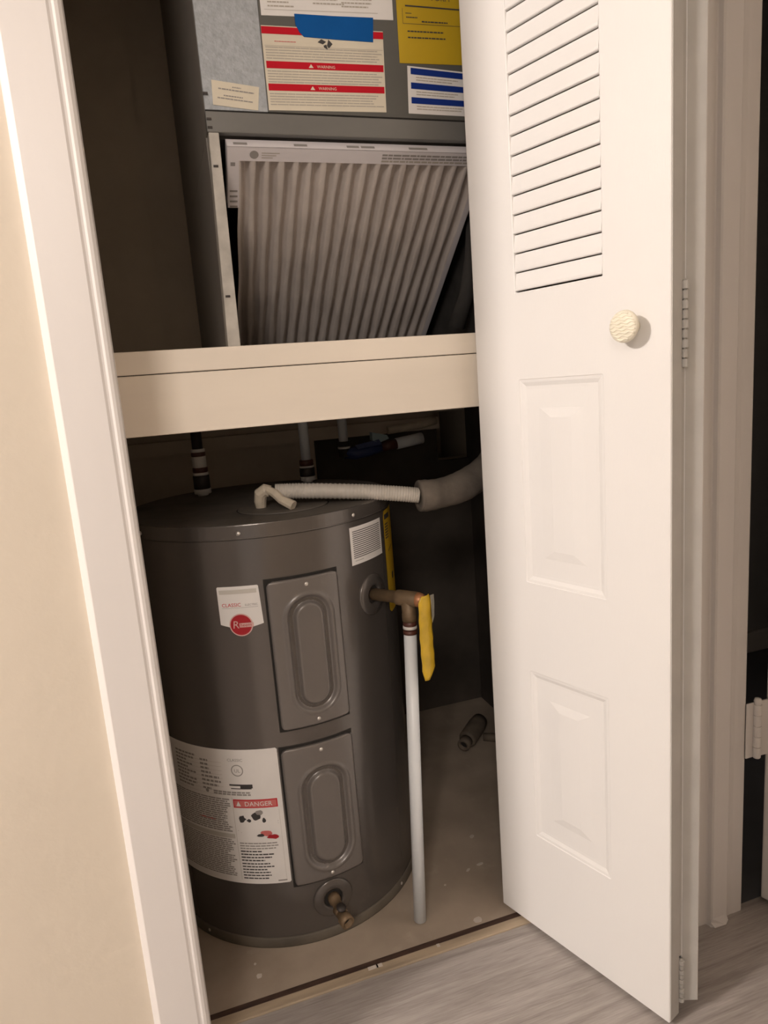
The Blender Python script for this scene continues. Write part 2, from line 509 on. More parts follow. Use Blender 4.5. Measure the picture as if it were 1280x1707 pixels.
def leaf_mesh(mb, fn, zb, louvre=True):
    """fn(u, y, z) -> world; y = 0 the face with mouldings, y = TH the other face"""
    us = [0, LU0 - 0.004, LU1, WL]
    zs = [zb, 0.224, 0.572, 0.745, 1.111, ZL0, ZL1, ZTOP]
    def quad(a, b, c, d):
        mb.add([fn(*a), fn(*b), fn(*c), fn(*d)], [(0, 1, 2, 3)])
    for i in range(3):
        for j in range(7):
            u0, u1, z0, z1 = us[i], us[i + 1], zs[j], zs[j + 1]
            if i == 1 and j == 5:
                u0b, u1b = u0, u1
                for y0, y1 in ((0, TH),):
                    quad((u0, y0, z0), (u1, y0, z0), (u1, y1, z0), (u0, y1, z0))
                    quad((u0, y0, z1), (u1, y0, z1), (u1, y1, z1), (u0, y1, z1))
                    quad((u0, y0, z0), (u0, y0, z1), (u0, y1, z1), (u0, y1, z0))
                    quad((u1, y0, z0), (u1, y0, z1), (u1, y1, z1), (u1, y1, z0))
                continue
            quad((u0, TH, z0), (u1, TH, z0), (u1, TH, z1), (u0, TH, z1))
            if i == 1 and j in (1, 3):
                rings = [(0, 0, 0), (0.0012, 0.0012, 0.0010), (0.006, 0.006, 0.0016), (0.0125, 0.0125, 0.0040), (0.018, 0.018, 0.0043), (0.040, 0.050, 0.0040), (0.062, 0.064, 0.0018), (0.064, 0.066, 0.0015)]
                lo = []
                for du, dz, y in rings:
                    lo.append([(u0 + du, y, z0 + dz), (u1 - du, y, z0 + dz), (u1 - du, y, z1 - dz), (u0 + du, y, z1 - dz)])
                for a, b in zip(lo[:-1], lo[1:]):
                    for k in range(4):
                        quad(a[k], a[(k + 1) % 4], b[(k + 1) % 4], b[k])
                quad(*lo[-1])
            else:
                quad((u0, 0, z0), (u1, 0, z0), (u1, 0, z1), (u0, 0, z1))
    quad((0, 0, zb), (WL, 0, zb), (WL, TH, zb), (0, TH, zb))
    quad((0, 0, ZTOP), (WL, 0, ZTOP), (WL, TH, ZTOP), (0, TH, ZTOP))
    for j in range(7):
        quad((0, 0, zs[j]), (0, TH, zs[j]), (0, TH, zs[j + 1]), (0, 0, zs[j + 1]))
        quad((WL, 0, zs[j]), (WL, TH, zs[j]), (WL, TH, zs[j + 1]), (WL, 0, zs[j + 1]))

def slat_mesh(fn):
    mb = MB()
    u0, u1, g = LU0 - 0.004, LU1, 0.0009
    prof = [(0.0012, g), (0.0002, g + 0.0012), (0.0002, g + 0.005), (0.0042, PITCH - g - 0.0006), (0.0056, PITCH - g), (0.0125, PITCH - g), (0.0125, PITCH - g - 0.004), (0.0062, g)]
    n = len(prof)
    vs = [fn(u0, p[0], p[1]) for p in prof] + [fn(u1, p[0], p[1]) for p in prof]
    mb.add(vs, [tuple(range(n)), tuple(range(2 * n - 1, n - 1, -1))] + [(i, (i + 1) % n, n + (i + 1) % n, n + i) for i in range(n)])
    return mb

def f1(u, y, z):
    p = A + U * u + NB * y
    return (p.x, p.y, z)
# leaf two mirrors leaf one about the fold
I2 = Vector((0.7275, 0.8225, 0))
U2 = Vector((-U.x, U.y, 0))           # pointing to the fold
N2 = Vector((-NB.x, NB.y, 0))         # from the moulded face into the thickness (towards leaf one)
def f2_(u, y, z):
    p = I2 + U2 * (u - WL) + N2 * (y - TH)
    return (p.x, p.y, z)
for fn, zb, nm in ((f1, 0.0103, 'leading'), (f2_, 0.028, 'pivot')):
    mb = MB()
    leaf_mesh(mb, fn, zb)
    leaf = mb.build('leaf', 'door', bif, bevel=0.0022)
    leaf['label'] = 'front leaf with the round knob' if nm == 'leading' else 'rear leaf hinged behind the front one'
    base = slat_mesh(fn).build('slat', 'door', leaf)
    base.location.z += Z0
    for k in range(1, NS):
        c = base.copy()
        COL.objects.link(c)
        c.parent = leaf
        c.location.z += k * PITCH
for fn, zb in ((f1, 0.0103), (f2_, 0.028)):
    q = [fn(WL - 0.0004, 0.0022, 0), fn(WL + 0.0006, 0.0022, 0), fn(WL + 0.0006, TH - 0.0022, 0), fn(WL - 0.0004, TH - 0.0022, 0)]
    MB().prism([(a[0], a[1]) for a in q], zb + 0.002, ZTOP - 0.002).build('edge_shade_band', 'shaded_edge', bif)  # added bands that paint shade onto the fold edges
# hinge knuckles between the leaves
hx, hy = 0.7248, 0.8185
MB().box(hx - 0.0045, hx + 0.0035, hy + 0.004, hy + 0.0055, 0.12, 2.0).build('fold_strip', 'shaded_edge', bif)  # strip filling the fold gap, in the shaded edge colour
for z0, z1 in ((1.112, 1.234), (0.034, 0.118), (1.80, 1.92)):
    hin = MB()
    n = 9
    for i in range(n):
        a, b = z0 + (z1 - z0) * i / n, z0 + (z1 - z0) * (i + 0.86) / n
        hin.lathe([(0.0, a), (0.0042 if i % 2 else 0.0050, a + 0.0003), (0.0042 if i % 2 else 0.0050, b - 0.0003), (0.0, b)], (hx - 0.0002, hy - 0.0006, 0), seg=12, smooth=False)
    hin.lathe([(0.0, z0), (0.0025, z0), (0.0025, z1), (0.0, z1)], (hx, hy, 0), seg=8)
    hin.build('hinge', 'shaded_edge', bif)
# knob
kc = A + U * 0.3215 + Vector((0, 0, 1.176))
kn = empty('knob', (0, 0, 0))
mb = MB()
mb.lathe([(0.0, 0.0), (0.0105, 0.0), (0.0100, 0.004), (0.0085, 0.010), (0.0095, 0.0145), (0.0165, 0.0175), (0.0215, 0.0205), (0.0232, 0.0240), (0.0226, 0.0268), (0.0205, 0.0290), (0.012, 0.0303), (0.0, 0.0306)], kc, -NB, seg=40)
bpy.data.objects.remove(kn)
knob = mb.build('knob', 'knob', bif)
knob['label'] = 'round ivory knob with wavy reeded face'
rd = MB()
nx = -NB
for row in range(-4, 5):
    zz = row * 0.0046
    hw = math.sqrt(max(0, 0.0205 ** 2 - zz ** 2))
    n = 14
    pts = []
    for i in range(n + 1):
        uu = -hw + 2 * hw * i / n
        h = 0.0306 - 5.5 * (uu * uu + zz * zz)
        p = kc + U * uu + Vector((0, 0, zz + 0.0013 * math.sin(uu * 420 + row * 1.7))) + nx * h
        pts.append(p)
    rd.tube(pts, 0.0016, seg=8)
rd.build('reeding', 'knob', knob)

# ------------------------------------------------------------------ next doorway: door and hinge
d2 = empty('door_2', (1.066, 0.955, 0.0))
struct(d2, 'white hall door standing open at the far right edge', 'door')
D0, DD = Vector((1.056, 0.966, 0)), Vector((0.34, -0.94, 0)).normalized()
DN = Vector((-DD.y, DD.x, 0))
q = [D0, D0 + DD * 0.76, D0 + DD * 0.76 + DN * 0.035, D0 + DN * 0.035]
MB().prism([(p.x, p.y) for p in q], 0.012, 2.03).build('leaf', 'trim', d2, bevel=0.004)
hg = MB().box(1.003, 1.028, 0.9605, 0.9635, 0.344, 0.460).build('hinge', 'trim', d2, bevel=0.004)
MB().add([(1.028, 0.9600, 0.344), (1.062, 0.958, 0.344), (1.062, 0.958, 0.460), (1.028, 0.9600, 0.460), (1.028, 0.9635, 0.344), (1.062, 0.9615, 0.344), (1.062, 0.9615, 0.460), (1.028, 0.9635, 0.460)],
         [(0, 1, 2, 3), (7, 6, 5, 4), (0, 4, 5, 1), (1, 5, 6, 2), (2, 6, 7, 3), (3, 7, 4, 0)]).build('hinge_plate', 'trim', hg)
mb = MB()
for i in range(5):
    a, b = 0.346 + 0.0224 * i, 0.346 + 0.0224 * (i + 1) - 0.0012
    mb.lathe([(0.0, a), (0.0075, a), (0.0075, b), (0.0, b)], (1.026, 0.957, 0), seg=16, smooth=False)
mb.lathe([(0.0, 0.344), (0.0062, 0.344), (0.0062, 0.460), (0.0075, 0.463), (0.006, 0.469), (0.0, 0.471)], (1.026, 0.957, 0), seg=16)
mb.build('hinge_barrel', 'trim', hg)

# ------------------------------------------------------------------ water heater
CX, CY, R = 0.1852, 1.5206, 0.2878
def cyl(u, v, off=0.0):
    a = u / R
    return (CX + (R + off) * math.sin(a), CY - (R + off) * math.cos(a), v)
def ud(deg):
    return math.radians(deg) * R
wh_ = empty('water_heater', (CX, CY, 0))
tag(wh_, 'squat dark grey electric water heater tank standing under the cream shelf', 'water heater')
MB().lathe([(R, 0.018), (R, 0.8605)], (CX, CY, 0), seg=128).build('jacket', 'tank', wh_)
cap = MB().lathe([(R - 0.0012, 0.8886), (R - 0.0035, 0.8892), (R - 0.012, 0.8888), (0.0, 0.8887)], (CX, CY, 0), seg=128).build('top_cap', 'tank_top', wh_)
MB().lathe([(R, 0.8616), (R + 0.0022, 0.8618), (R + 0.0022, 0.8632), (R + 0.0016, 0.8640), (R + 0.0016, 0.8868), (R + 0.0010, 0.8884), (R - 0.0012, 0.8893), (R - 0.0024, 0.8888)], (CX, CY, 0), seg=128, smooth=False).build('cap_rim', 'tank', wh_)
MB().lathe([(R - 0.004, 0.8604), (R - 0.004, 0.8614)], (CX, CY, 0), seg=96).build('seam', 'groove', wh_)
MB().lathe([(R - 0.01, 0.0), (R + 0.0045, 0.0), (R + 0.0050, 0.003), (R + 0.0036, 0.0185), (R + 0.0020, 0.0205), (R - 0.001, 0.0208)], (CX, CY, 0), seg=128).build('base_ring', 'tank_ring', wh_)

def screw(deg, z, parent, off=0.0, r=0.0036):
    p0, p1 = Vector(cyl(ud(deg), z, off)), Vector(cyl(ud(deg), z, off + 1))
    mb = MB().lathe([(r * 1.15, 0.0), (r * 1.15, 0.0006), (r, 0.0010), (r * 0.8, 0.0022), (0.0, 0.0024)], p0, (p1 - p0), seg=14)
    ob = mb.build('screw', 'screw', parent)
    return ob
for dg, z in ((-15.9, 0.8735), (30.4, 0.8735), (-60, 0.8735), (-51, 0.0115), (41.9, 0.0115)):
    screw(dg, z, wh_, 0.003)

def access_panel(d0, d1, z0, z1, sd0, sd1, sz0, sz1):
    u0, u1 = ud(d0), ud(d1)
    uc, hw = (u0 + u1) / 2, (u1 - u0) / 2
    su, sr = (ud(sd0) + ud(sd1)) / 2, (ud(sd1) - ud(sd0)) / 2
    NU, NV, rc = 56, 112, 0.012
    mb = MB()
    vs, fs = [], []
    def height(u, v):
        lo, hi = sz0 + sr, sz1 - sr
        vv = min(max(v, lo), hi)
        d = math.hypot(u - su, v - vv)
        x = (sr - d)
        h = 0.0065
        def sm(a, b, t):
            t = min(max((t - a) / (b - a), 0), 1)
            return t * t * (3 - 2 * t)
        h += 0.0030 * sm(-0.004, 0.003, x)
        h -= 0.0100 * sm(0.002, 0.011, x)
        h += 0.0090 * sm(0.0155, 0.0235, x)
        h -= 0.0012 * sm(0.020, 0.045, x)
        e = min(hw - abs(u - uc), v - z0, z1 - v)
        h -= 0.0022 * (1 - sm(0.0, 0.0035, e))
        return h
    for j in range(NV + 1):
        v = z0 + (z1 - z0) * j / NV
        e = min(v - z0, z1 - v)
        w = hw
        if e < rc:
            w = hw - rc + math.sqrt(max(0, rc * rc - (rc - e) ** 2))
        for i in range(NU + 1):
            u = uc + w * (2 * i / NU - 1)
            vs.append(cyl(u, v, height(u, v)))
    for j in range(NV):
        for i in range(NU):
            a = j * (NU + 1) + i
            fs.append((a, a + 1, a + NU + 2, a + NU + 1))
    mb.add(vs, fs, True)
    ring = [i for i in range(NU + 1)] + [j * (NU + 1) + NU for j in range(1, NV + 1)] + [NV * (NU + 1) + i for i in range(NU - 1, -1, -1)] + [j * (NU + 1) for j in range(NV - 1, 0, -1)]
    rv = []
    for k in ring:
        p = vs[k]
        dx, dy = p[0] - CX, p[1] - CY
        l = math.hypot(dx, dy)
        rv += [p, (CX + dx / l * (R - 0.001), CY + dy / l * (R - 0.001), p[2])]
    n = len(ring)
    mb.add(rv, [(2 * i, 2 * i + 1, (2 * i + 3) % (2 * n), (2 * i + 2) % (2 * n)) for i in range(n)])
    pn = mb.build('access_panel', 'tank_panel', wh_)
    # dark gap around the panel
    gp = Print(cyl, ud(2))
    g = 0.0042
    gp.rect('groove', u0 - g, u1 + g * 0.4, z0 - g, z0 + 0.004, 0.0008)
    gp.rect('groove', u0 - g, u1 + g * 0.4, z1 - 0.004, z1 + g * 1.3, 0.0008)
    gp.rect('groove', u0 - g, u0 + 0.004, z0, z1, 0.0008)
    gp.build(pn, {'groove': 'gasket_gap'})
    screw(math.degrees(uc / R) + 0.8, z1 - 0.0135, pn, 0.006)
    screw(math.degrees(uc / R) + 0.5, z0 + 0.0115, pn, 0.006)
    return pn
p1 = access_panel(-8.2, 19.8, 0.477, 0.776, -2.8, 16.2, 0.500, 0.745)
p1['label'] = 'upper pressed access panel'
p2 = access_panel(-9.6, 19.7, 0.137, 0.4365, -4.4, 16.3, 0.156, 0.392)
p2['label'] = 'lower pressed access panel'

def sheet(fn, pts, name, m, parent, off=0.0004, step=None):
    """sticker: outline polygon in (u, v), strips along u when the surface is curved"""
    us = [p[0] for p in pts]
    u0, u1 = min(us), max(us)
    n = max(1, int(math.ceil((u1 - u0) / step))) if step else 1
    mb = MB()
    def span(u):
        vv = []
        for a, b in zip(pts, pts[1:] + pts[:1]):
            if abs(a[0] - b[0]) < 1e-9:
                if abs(u - a[0]) < 1e-9:
                    vv += [a[1], b[1]]
            elif min(a[0], b[0]) - 1e-9 <= u <= max(a[0], b[0]) + 1e-9:
                vv.append(a[1] + (b[1] - a[1]) * (u - a[0]) / (b[0] - a[0]))
        return min(vv), max(vv)
    vs = []
    cuts = sorted(set([u0 + (u1 - u0) * i / n for i in range(n + 1)] + us))
    for u in cuts:
        lo, hi = span(u)
        vs += [fn(u, lo, off), fn(u, hi, off)]
    mb.add(vs, [(2 * i, 2 * i + 2, 2 * i + 3, 2 * i + 1) for i in range(len(cuts) - 1)])
    o = mb.build(name, m, parent, fix=False)
    return o

# logo sticker
L0, L1 = ud(-26.6), ud(-11.0)
lc = ud(-18.8)
lg = sheet(cyl, [(L0, 0.700), (L0 + 0.006, 0.698), (lc, 0.688), (L1 - 0.002, 0.697), (L1 + 0.003, 0.6985), (L1, 0.703), (L1, 0.7715), (L1 - 0.002, 0.7735), (L0 + 0.002, 0.7735), (L0, 0.7715)], 'logo_sticker', 'paper', wh_, 0.0005, ud(2))
lg['label'] = 'small white maker badge with red round emblem'
p = Print(cyl, ud(2))
p.rect('pale_ink', L0 + 0.004, L1 - 0.004, 0.759, 0.767, 0.0008)
p.text('red', 'CLASSIC', L0 + 0.0065, 0.7345, 0.0098, 'LEFT', 0.0010)
p.text('grey_ink', 'ELECTRIC', L1 - 0.004, 0.7350, 0.0055, 'RIGHT', 0.0010)
p.rect('grey_ink', L0 + 0.0065, L1 - 0.004, 0.7318, 0.7323, 0.0010)
p.disc('pink', lc, 0.6985, 0.0222, 0.0010, 36)
p.disc('crimson', lc, 0.6985, 0.0200, 0.0014, 36)
p.rect('pink', lc - 0.0030, lc + 0.0235, 0.6938, 0.7022, 0.0018)
p.text('crimson', 'heem', lc - 0.0022, 0.6955, 0.0096, 'LEFT', 0.0022, 0.15)
p.text('pink', 'R', lc - 0.0165, 0.6925, 0.0210, 'LEFT', 0.0020, 0.12)
p.build(lg, {'red': 'lettering', 'grey_ink': 'fine_print', 'pale_ink': 'pale_stripe', 'pink': 'emblem_ring', 'crimson': 'emblem'})

# rating label
RL0, RL1, RZ0, RZ1 = ud(-75), ud(-11.0), 0.147, 0.4435
rl = sheet(cyl, [(RL0, RZ0), (RL1 - 0.003, RZ0), (RL1, RZ0 + 0.003), (RL1, RZ1 - 0.003), (RL1 - 0.003, RZ1), (RL0, RZ1)], 'rating_label', 'paper', wh_, 0.0005, ud(2))
rl['label'] = 'large white rating and warning label with a red bar'
p = Print(cyl, ud(2))
um = ud(-31.0)
# specification table, upper left
p.para('grey_ink', ud(-58), ud(-46), 0.424, 0.342, 0.0078, 0.0042, ragged=0.5)
p.para('grey_ink', ud(-44), ud(-35), 0.418, 0.345, 0.0088, 0.0046, ragged=0.6)
for k in range(9):
    p.rect('pale_ink', ud(-59), ud(-34), 0.414 - k * 0.0088, 0.4146 - k * 0.0088)
p.text('grey_ink', 'CLASSIC', ud(-28), 0.4185, 0.0085, 'CENTER')
p.disc('grey_ink', ud(-27.5), 0.399, 0.0125, 0.0008, 28, 0.0105)
p.text('grey_ink', 'UL', ud(-27.5), 0.3950, 0.0105, 'CENTER')
p.rect('ink', ud(-31.5), ud(-22.0), 0.3655, 0.3690)
p.rect('ink', ud(-31.0), ud(-22.5), 0.3585, 0.3605)
p.rect('ink', ud(-27.0), ud(-22.0), 0.3605, 0.3655)
p.para('grey_ink', ud(-39), ud(-23), 0.3525, 0.3430, 0.0046, 0.0034, ragged=0.02)
p.disc('grey_ink', ud(-42), 0.349, 0.004, 0.0008, 10)
# text column, left
p.para('grey_ink', ud(-62), ud(-31.8), 0.336, 0.262, 0.0047, 0.0030, ragged=0.12)
p.rect('pale_ink', ud(-62), ud(-31.8), 0.248, 0.258)
p.rect('pinkred', ud(-48), ud(-40), 0.285, 0.288)
p.para('grey_ink', ud(-62), ud(-31.8), 0.246, 0.160, 0.0045, 0.0028, ragged=0.15)
# red bar, pictures and text, right
p.rect('red', um + 0.001, RL1 - 0.010, 0.3175, 0.3360)
p.rect('pinkred', um + 0.003, RL1 - 0.012, 0.3195, 0.3340, 0.0009)
p.text('paper', '⚠ DANGER' if False else 'DANGER', (um + RL1) / 2 + 0.002, 0.3220, 0.0138, 'CENTER', 0.0012)
p.poly('paper', [(um + 0.007, 0.3215), (um + 0.017, 0.3215), (um + 0.012, 0.3325)], 0.0012)
ux = um
def blob(k, u, v, a, b, n=11, off=0.0009, seed=1):
    rnd = random.Random(seed)
    p.poly(k, [(u + a * rnd.uniform(0.65, 1.1) * math.cos(2 * math.pi * i / n), v + b * rnd.uniform(0.65, 1.1) * math.sin(2 * math.pi * i / n)) for i in range(n)], off)
blob('ink', ux + 0.016, 0.2930, 0.0080, 0.0090, seed=2)
blob('ink', ux + 0.030, 0.2900, 0.0050, 0.0040, seed=3)
blob('ink', ux + 0.045, 0.2990, 0.0120, 0.0090, seed=4)
blob('grey_ink', ux + 0.052, 0.3070, 0.0080, 0.0060, seed=5)
blob('ink', ux + 0.060, 0.2900, 0.0040, 0.0060, seed=6)
p.poly('grey_ink', [(ux + 0.004, 0.2660), (ux + 0.004, 0.2672), (ux + 0.088, 0.2872), (ux + 0.088, 0.2860)])
p.poly('grey_ink', [(ux + 0.010, 0.2620), (ux + 0.010, 0.2630), (ux + 0.088, 0.2822), (ux + 0.088, 0.2812)])
blob('pinkred', ux + 0.062, 0.2610, 0.0150, 0.0080, seed=8)
blob('crimson', ux + 0.074, 0.2530, 0.0140, 0.0060, off=0.0011, seed=9)
blob('ink', ux + 0.050, 0.2570, 0.0080, 0.0040, off=0.0010, seed=10)
p.para('grey_ink', ux + 0.004, RL1 - 0.016, 0.240, 0.224, 0.0058, 0.0026, ragged=0.1)
p.para('ink', ux + 0.004, RL1 - 0.016, 0.222, 0.196, 0.0068, 0.0029, ragged=0.5)
p.para('ink', ux + 0.004, RL1 - 0.016, 0.194, 0.158, 0.0066, 0.0027, ragged=0.4)
p.rect('pale_ink', um - 0.0012, um - 0.0002, 0.155, 0.340)
p.rect('pale_ink', RL1 - 0.009, RL1 - 0.0084, 0.155, 0.312)
p.rect('grey_ink', RL1 - 0.026, RL1 - 0.008, 0.1515, 0.1545)
p.build(rl, {'grey_ink': 'fine_print', 'ink': 'bold_print', 'pale_ink': 'rule_lines', 'red': 'warning_bar', 'pinkred': 'worn_red_print', 'paper': 'warning_lettering', 'crimson': 'red_picture'})

# vent-like white notice beside the valve
v0, v1 = ud(28.0), ud(49.7)
nt_ = sheet(cyl, [(v0, 0.7725), (v1, 0.7725), (v1, 0.8490), (v0, 0.8490)], 'notice_label', 'paper', wh_, 0.0005, ud(2))
nt_['label'] = 'white notice label filled with black lines'
p = Print(cyl, ud(2))
z = 0.8405
while z > 0.786:
    p.rect('ink', v0 + 0.007, v1 - 0.007, z - 0.0016, z)
    z -= 0.0041
p.rect('grey_ink', v0 + 0.010, v0 + 0.035, 0.7795, 0.7805)
p.build(nt_, {'ink': 'text_lines', 'grey_ink': 'fine_print'})

# yellow guide sticker round the side
y0, y1 = ud(53.5), ud(80)
yg = sheet(cyl, [(y0, 0.640), (y0 + 0.012, 0.632), (y1, 0.632), (y1, 0.862), (y0 + 0.006, 0.857), (y0, 0.846)], 'energy_guide', 'dim_yellow', wh_, 0.0008, ud(2))
yg['label'] = 'tall yellow guide sticker wrapping the right side'
p = Print(cyl, ud(2))
for k in range(6):
    p.rect('ink', y0 + 0.006, y0 + 0.03, 0.826 - k * 0.006, 0.829 - k * 0.006, 0.0012)
p.rect('ink', y0 + 0.006, y0 + 0.045, 0.838, 0.849, 0.0012)
p.rect('ink', y0 + 0.02, y0 + 0.05, 0.765, 0.768, 0.0012, 0.3)
p.rect('ink', y0 + 0.035, y0 + 0.05, 0.70, 0.715, 0.0012)
p.build(yg, {'ink': 'bold_print'})

# relief valve, tee, pipe
def radial(deg):
    a = math.radians(deg)
    return Vector((math.sin(a), -math.cos(a), 0))
VD = 38.8
rdv = radial(VD)
vb = Vector((CX, CY, 0.699)) + rdv * R
def escutcheon(c, d, r, ri, name='escutcheon'):
    """disc bent to the tank"""
    mb = MB()
    n = 40
    t = Vector((-d.y, d.x, 0))
    deg = math.atan2(d.x, -d.y)
    prof = [(r, 0.0), (r, 0.0025), (r * 0.95, 0.0045), (ri * 1.25, 0.0060), (ri, 0.0050), (ri, -0.004)]
    vs = []
    for rr, h in prof:
        for k in range(n):
            w_ = 2 * math.pi * k / n
            vs.append(cyl(deg * R + rr * math.cos(w_), c.z + rr * math.sin(w_), h))
    fs = []
    for i in range(len(prof) - 1):
        for k in range(n):
            k2 = (k + 1) % n
            fs.append((i * n + k, i * n + k2, (i + 1) * n + k2, (i + 1) * n + k))
    mb.add(vs, fs, True)
    e = mb.build(name, 'tank', wh_)
    vs2 = [cyl(deg * R + ri * math.cos(2 * math.pi * k / n), c.z + ri * math.sin(2 * math.pi * k / n), 0.001) for k in range(n)]
    MB().add(vs2, [tuple(range(n))]).build('hole', 'groove', e, fix=False)
    return e
e = escutcheon(vb, rdv, 0.043, 0.0185)
e['label'] = 'round grey collar around the relief valve'
rv = MB()
rv.lathe([(0.0, -0.004), (0.0125, -0.004), (0.0125, 0.058), (0.0150, 0.060), (0.0158, 0.066), (0.0158, 0.104), (0.0140, 0.107), (0.0140, 0.110), (0.0, 0.110)], vb, rdv, seg=24)
tee = vb + rdv * 0.086
rv.lathe([(0.0, 0.0), (0.0150, -0.004), (0.0142, -0.030), (0.0150, -0.032), (0.0150, -0.046), (0.0, -0.046)], tee, (0, 0, 1), seg=24)
relief = rv.build('relief_valve', 'brass', wh_)
relief['label'] = 'tarnished brass relief valve sticking out of the tank'
MB().lathe([(0.0148, 0.108), (0.0150, 0.110), (0.0125, 0.120), (0.006, 0.124), (0.0, 0.1245)], vb, rdv, seg=20).build('end_nut', 'copper', relief)
top = tee + Vector((0, 0, -0.046))
bot = Vector((0.3835, 1.1975, 0.003))
ax = (bot - top).normalized()
MB().lathe([(0.0, 0.0), (0.0135, 0.0), (0.0138, 0.009), (0.0130, 0.010), (0.0130, 0.020), (0.0, 0.020)], top, ax, seg=24).build('adapter', 'primer', relief)
MB().lathe([(0.0, 0.0105), (0.0143, 0.0105), (0.0143, 0.0165), (0.0, 0.0165)], top, ax, seg=24).build('seal_ring', 'white_ring', relief)
MB().lathe([(0.0, 0.0195), (0.0138, 0.0195), (0.0138, 0.0275), (0.0, 0.0275)], top, ax, seg=24).build('primer_band', 'primer', relief)
Lp = (bot - top).length
dp = MB().lathe([(0.0, 0.027), (0.0131, 0.027), (0.0131, Lp), (0.0105, Lp), (0.0105, Lp - 0.03), (0.0, Lp - 0.03)], top, ax, seg=28).build('discharge_pipe', 'pvc', wh_)
dp['label'] = 'white plastic discharge pipe dropping to the floor'
# yellow tag hanging from the valve end
tg = vb + rdv * 0.117
tb = MB()
side = Vector((0.90, 0.43, 0)).normalized()
nrm = Vector((0.43, -0.90, 0))
rows, cols = 26, 8
vs = []
for j in range(rows + 1):
    v = j / rows
    zz = 0.012 - 0.172 * v
    w_ = 0.0180
    if v < 0.06:
        w_ *= 0.55 + 0.45 * v / 0.06
    for i in range(cols + 1):
        s_ = i / cols * 2 - 1
        lo = 0.0
        if v > 0.88:
            lo = max(0.0, (v - 0.88) / 0.12)
            c_ = -0.35 * lo
            sx = (s_ * (1 - 0.6 * lo) + c_) * w_
        else:
            sx = s_ * w_
        curl = 0.004 * (s_ * s_) + 0.0007 * math.sin(v * 31 + s_) + 0.002 * math.sin(v * 4)
        vs.append(tg + side * (sx - 0.0035 * v) + nrm * (0.013 - curl) + Vector((0, 0, zz)))
tb.add(vs, [(j * (cols + 1) + i, j * (cols + 1) + i + 1, (j + 1) * (cols + 1) + i + 1, (j + 1) * (cols + 1) + i) for j in range(rows) for i in range(cols)], True)
tgo = tb.build('warning_tag', 'yellow_tag', relief, fix=False)
md = tgo.modifiers.new('thick', 'SOLIDIFY')
md.thickness = 0.0012
tgo['label'] = 'crinkled yellow plastic tag hanging beside the white pipe'
cb = MB()
c0 = tg + side * 0.010 + nrm * 0.010
vs = [c0 + side * a + nrm * (b + 0.004) + Vector((0, 0, z_)) for a, b, z_ in ((0, 0, 0.010), (0.014, -0.004, 0.008), (0.013, -0.003, -0.010), (0.0095, -0.002, -0.036), (0.001, 0.001, -0.046), (0.0, 0.0015, -0.01))]
cb.add(vs, [tuple(range(6))])
o = cb.build('clear_film', 'clear', relief, fix=False)
md = o.modifiers.new('thick', 'SOLIDIFY')
md.thickness = 0.0006

# drain valve
DVD = 5.0
dd = radial(DVD)
db = Vector((CX, CY, 0.088)) + dd * R
e = escutcheon(db, dd, 0.042, 0.0200)
e['label'] = 'round grey collar around the drain valve'
dr = MB()
dr.lathe([(0.0, -0.004), (0.0125, -0.004), (0.0125, 0.012), (0.0098, 0.014), (0.0098, 0.034), (0.0120, 0.036), (0.0120, 0.046), (0.0, 0.046)], db, dd + Vector((0.05, 0, -0.08)), seg=20)
bend = db + dd * 0.040 + Vector((0, 0, -0.006))
nose = (dd * 0.95 + Vector((0.22, 0, -0.14))).normalized()
dr.lathe([(0.0, -0.012), (0.0105, -0.010), (0.0105, 0.014), (0.0138, 0.016), (0.0138, 0.032), (0.0100, 0.032), (0.0100, 0.020), (0.0, 0.020)], bend, nose, seg=20)
drain = dr.build('drain_valve', 'brass', wh_)
drain['label'] = 'corroded brass drain valve with open spout'
MB().lathe([(0.0, 0.0), (0.0035, 0.0), (0.0035, 0.012), (0.010, 0.013), (0.010, 0.016), (0.0, 0.017)], bend, (0.2, -0.3, 0.9), seg=12).build('stem', 'iron', drain)
MB().lathe([(0.0, 0.0), (0.0098, 0.0)], bend + nose * 0.0215, nose, seg=20).build('bore', 'groove', drain, fix=False)

# junction plate on the top cap
mb = MB()
n = 48
vs = []
for rr, h in ((0.0925, 0.8887), (0.0925, 0.8905), (0.0905, 0.8913), (0.0, 0.8913)):
    for k in range(n):
        w_ = 2 * math.pi * k / n
        vs.append((0.2155 + rr * math.cos(w_), 1.388 + rr * 0.93 * math.sin(w_), h))
fs = []
for i in range(3):
    for k in range(n):
        k2 = (k + 1) % n
        fs.append((i * n + k, i * n + k2, (i + 1) * n + k2, (i + 1) * n + k))
mb.add(vs, fs, True)
mb.build('junction_cover', 'tank_top', wh_)
mb = MB()
vs = []
for k in range(n):
    w_ = 2 * math.pi * k / n
    vs += [(0.2155 + 0.0955 * math.cos(w_), 1.388 + 0.0955 * 0.93 * math.sin(w_), 0.88895), (0.2155 + 0.0925 * math.cos(w_), 1.388 + 0.0925 * 0.93 * math.sin(w_), 0.88895)]
mb.add(vs, [(2 * i, 2 * i + 1, (2 * i + 3) % (2 * n), (2 * i + 2) % (2 * n)) for i in range(n)])
mb.build('cover_gap', 'groove', wh_, fix=False)

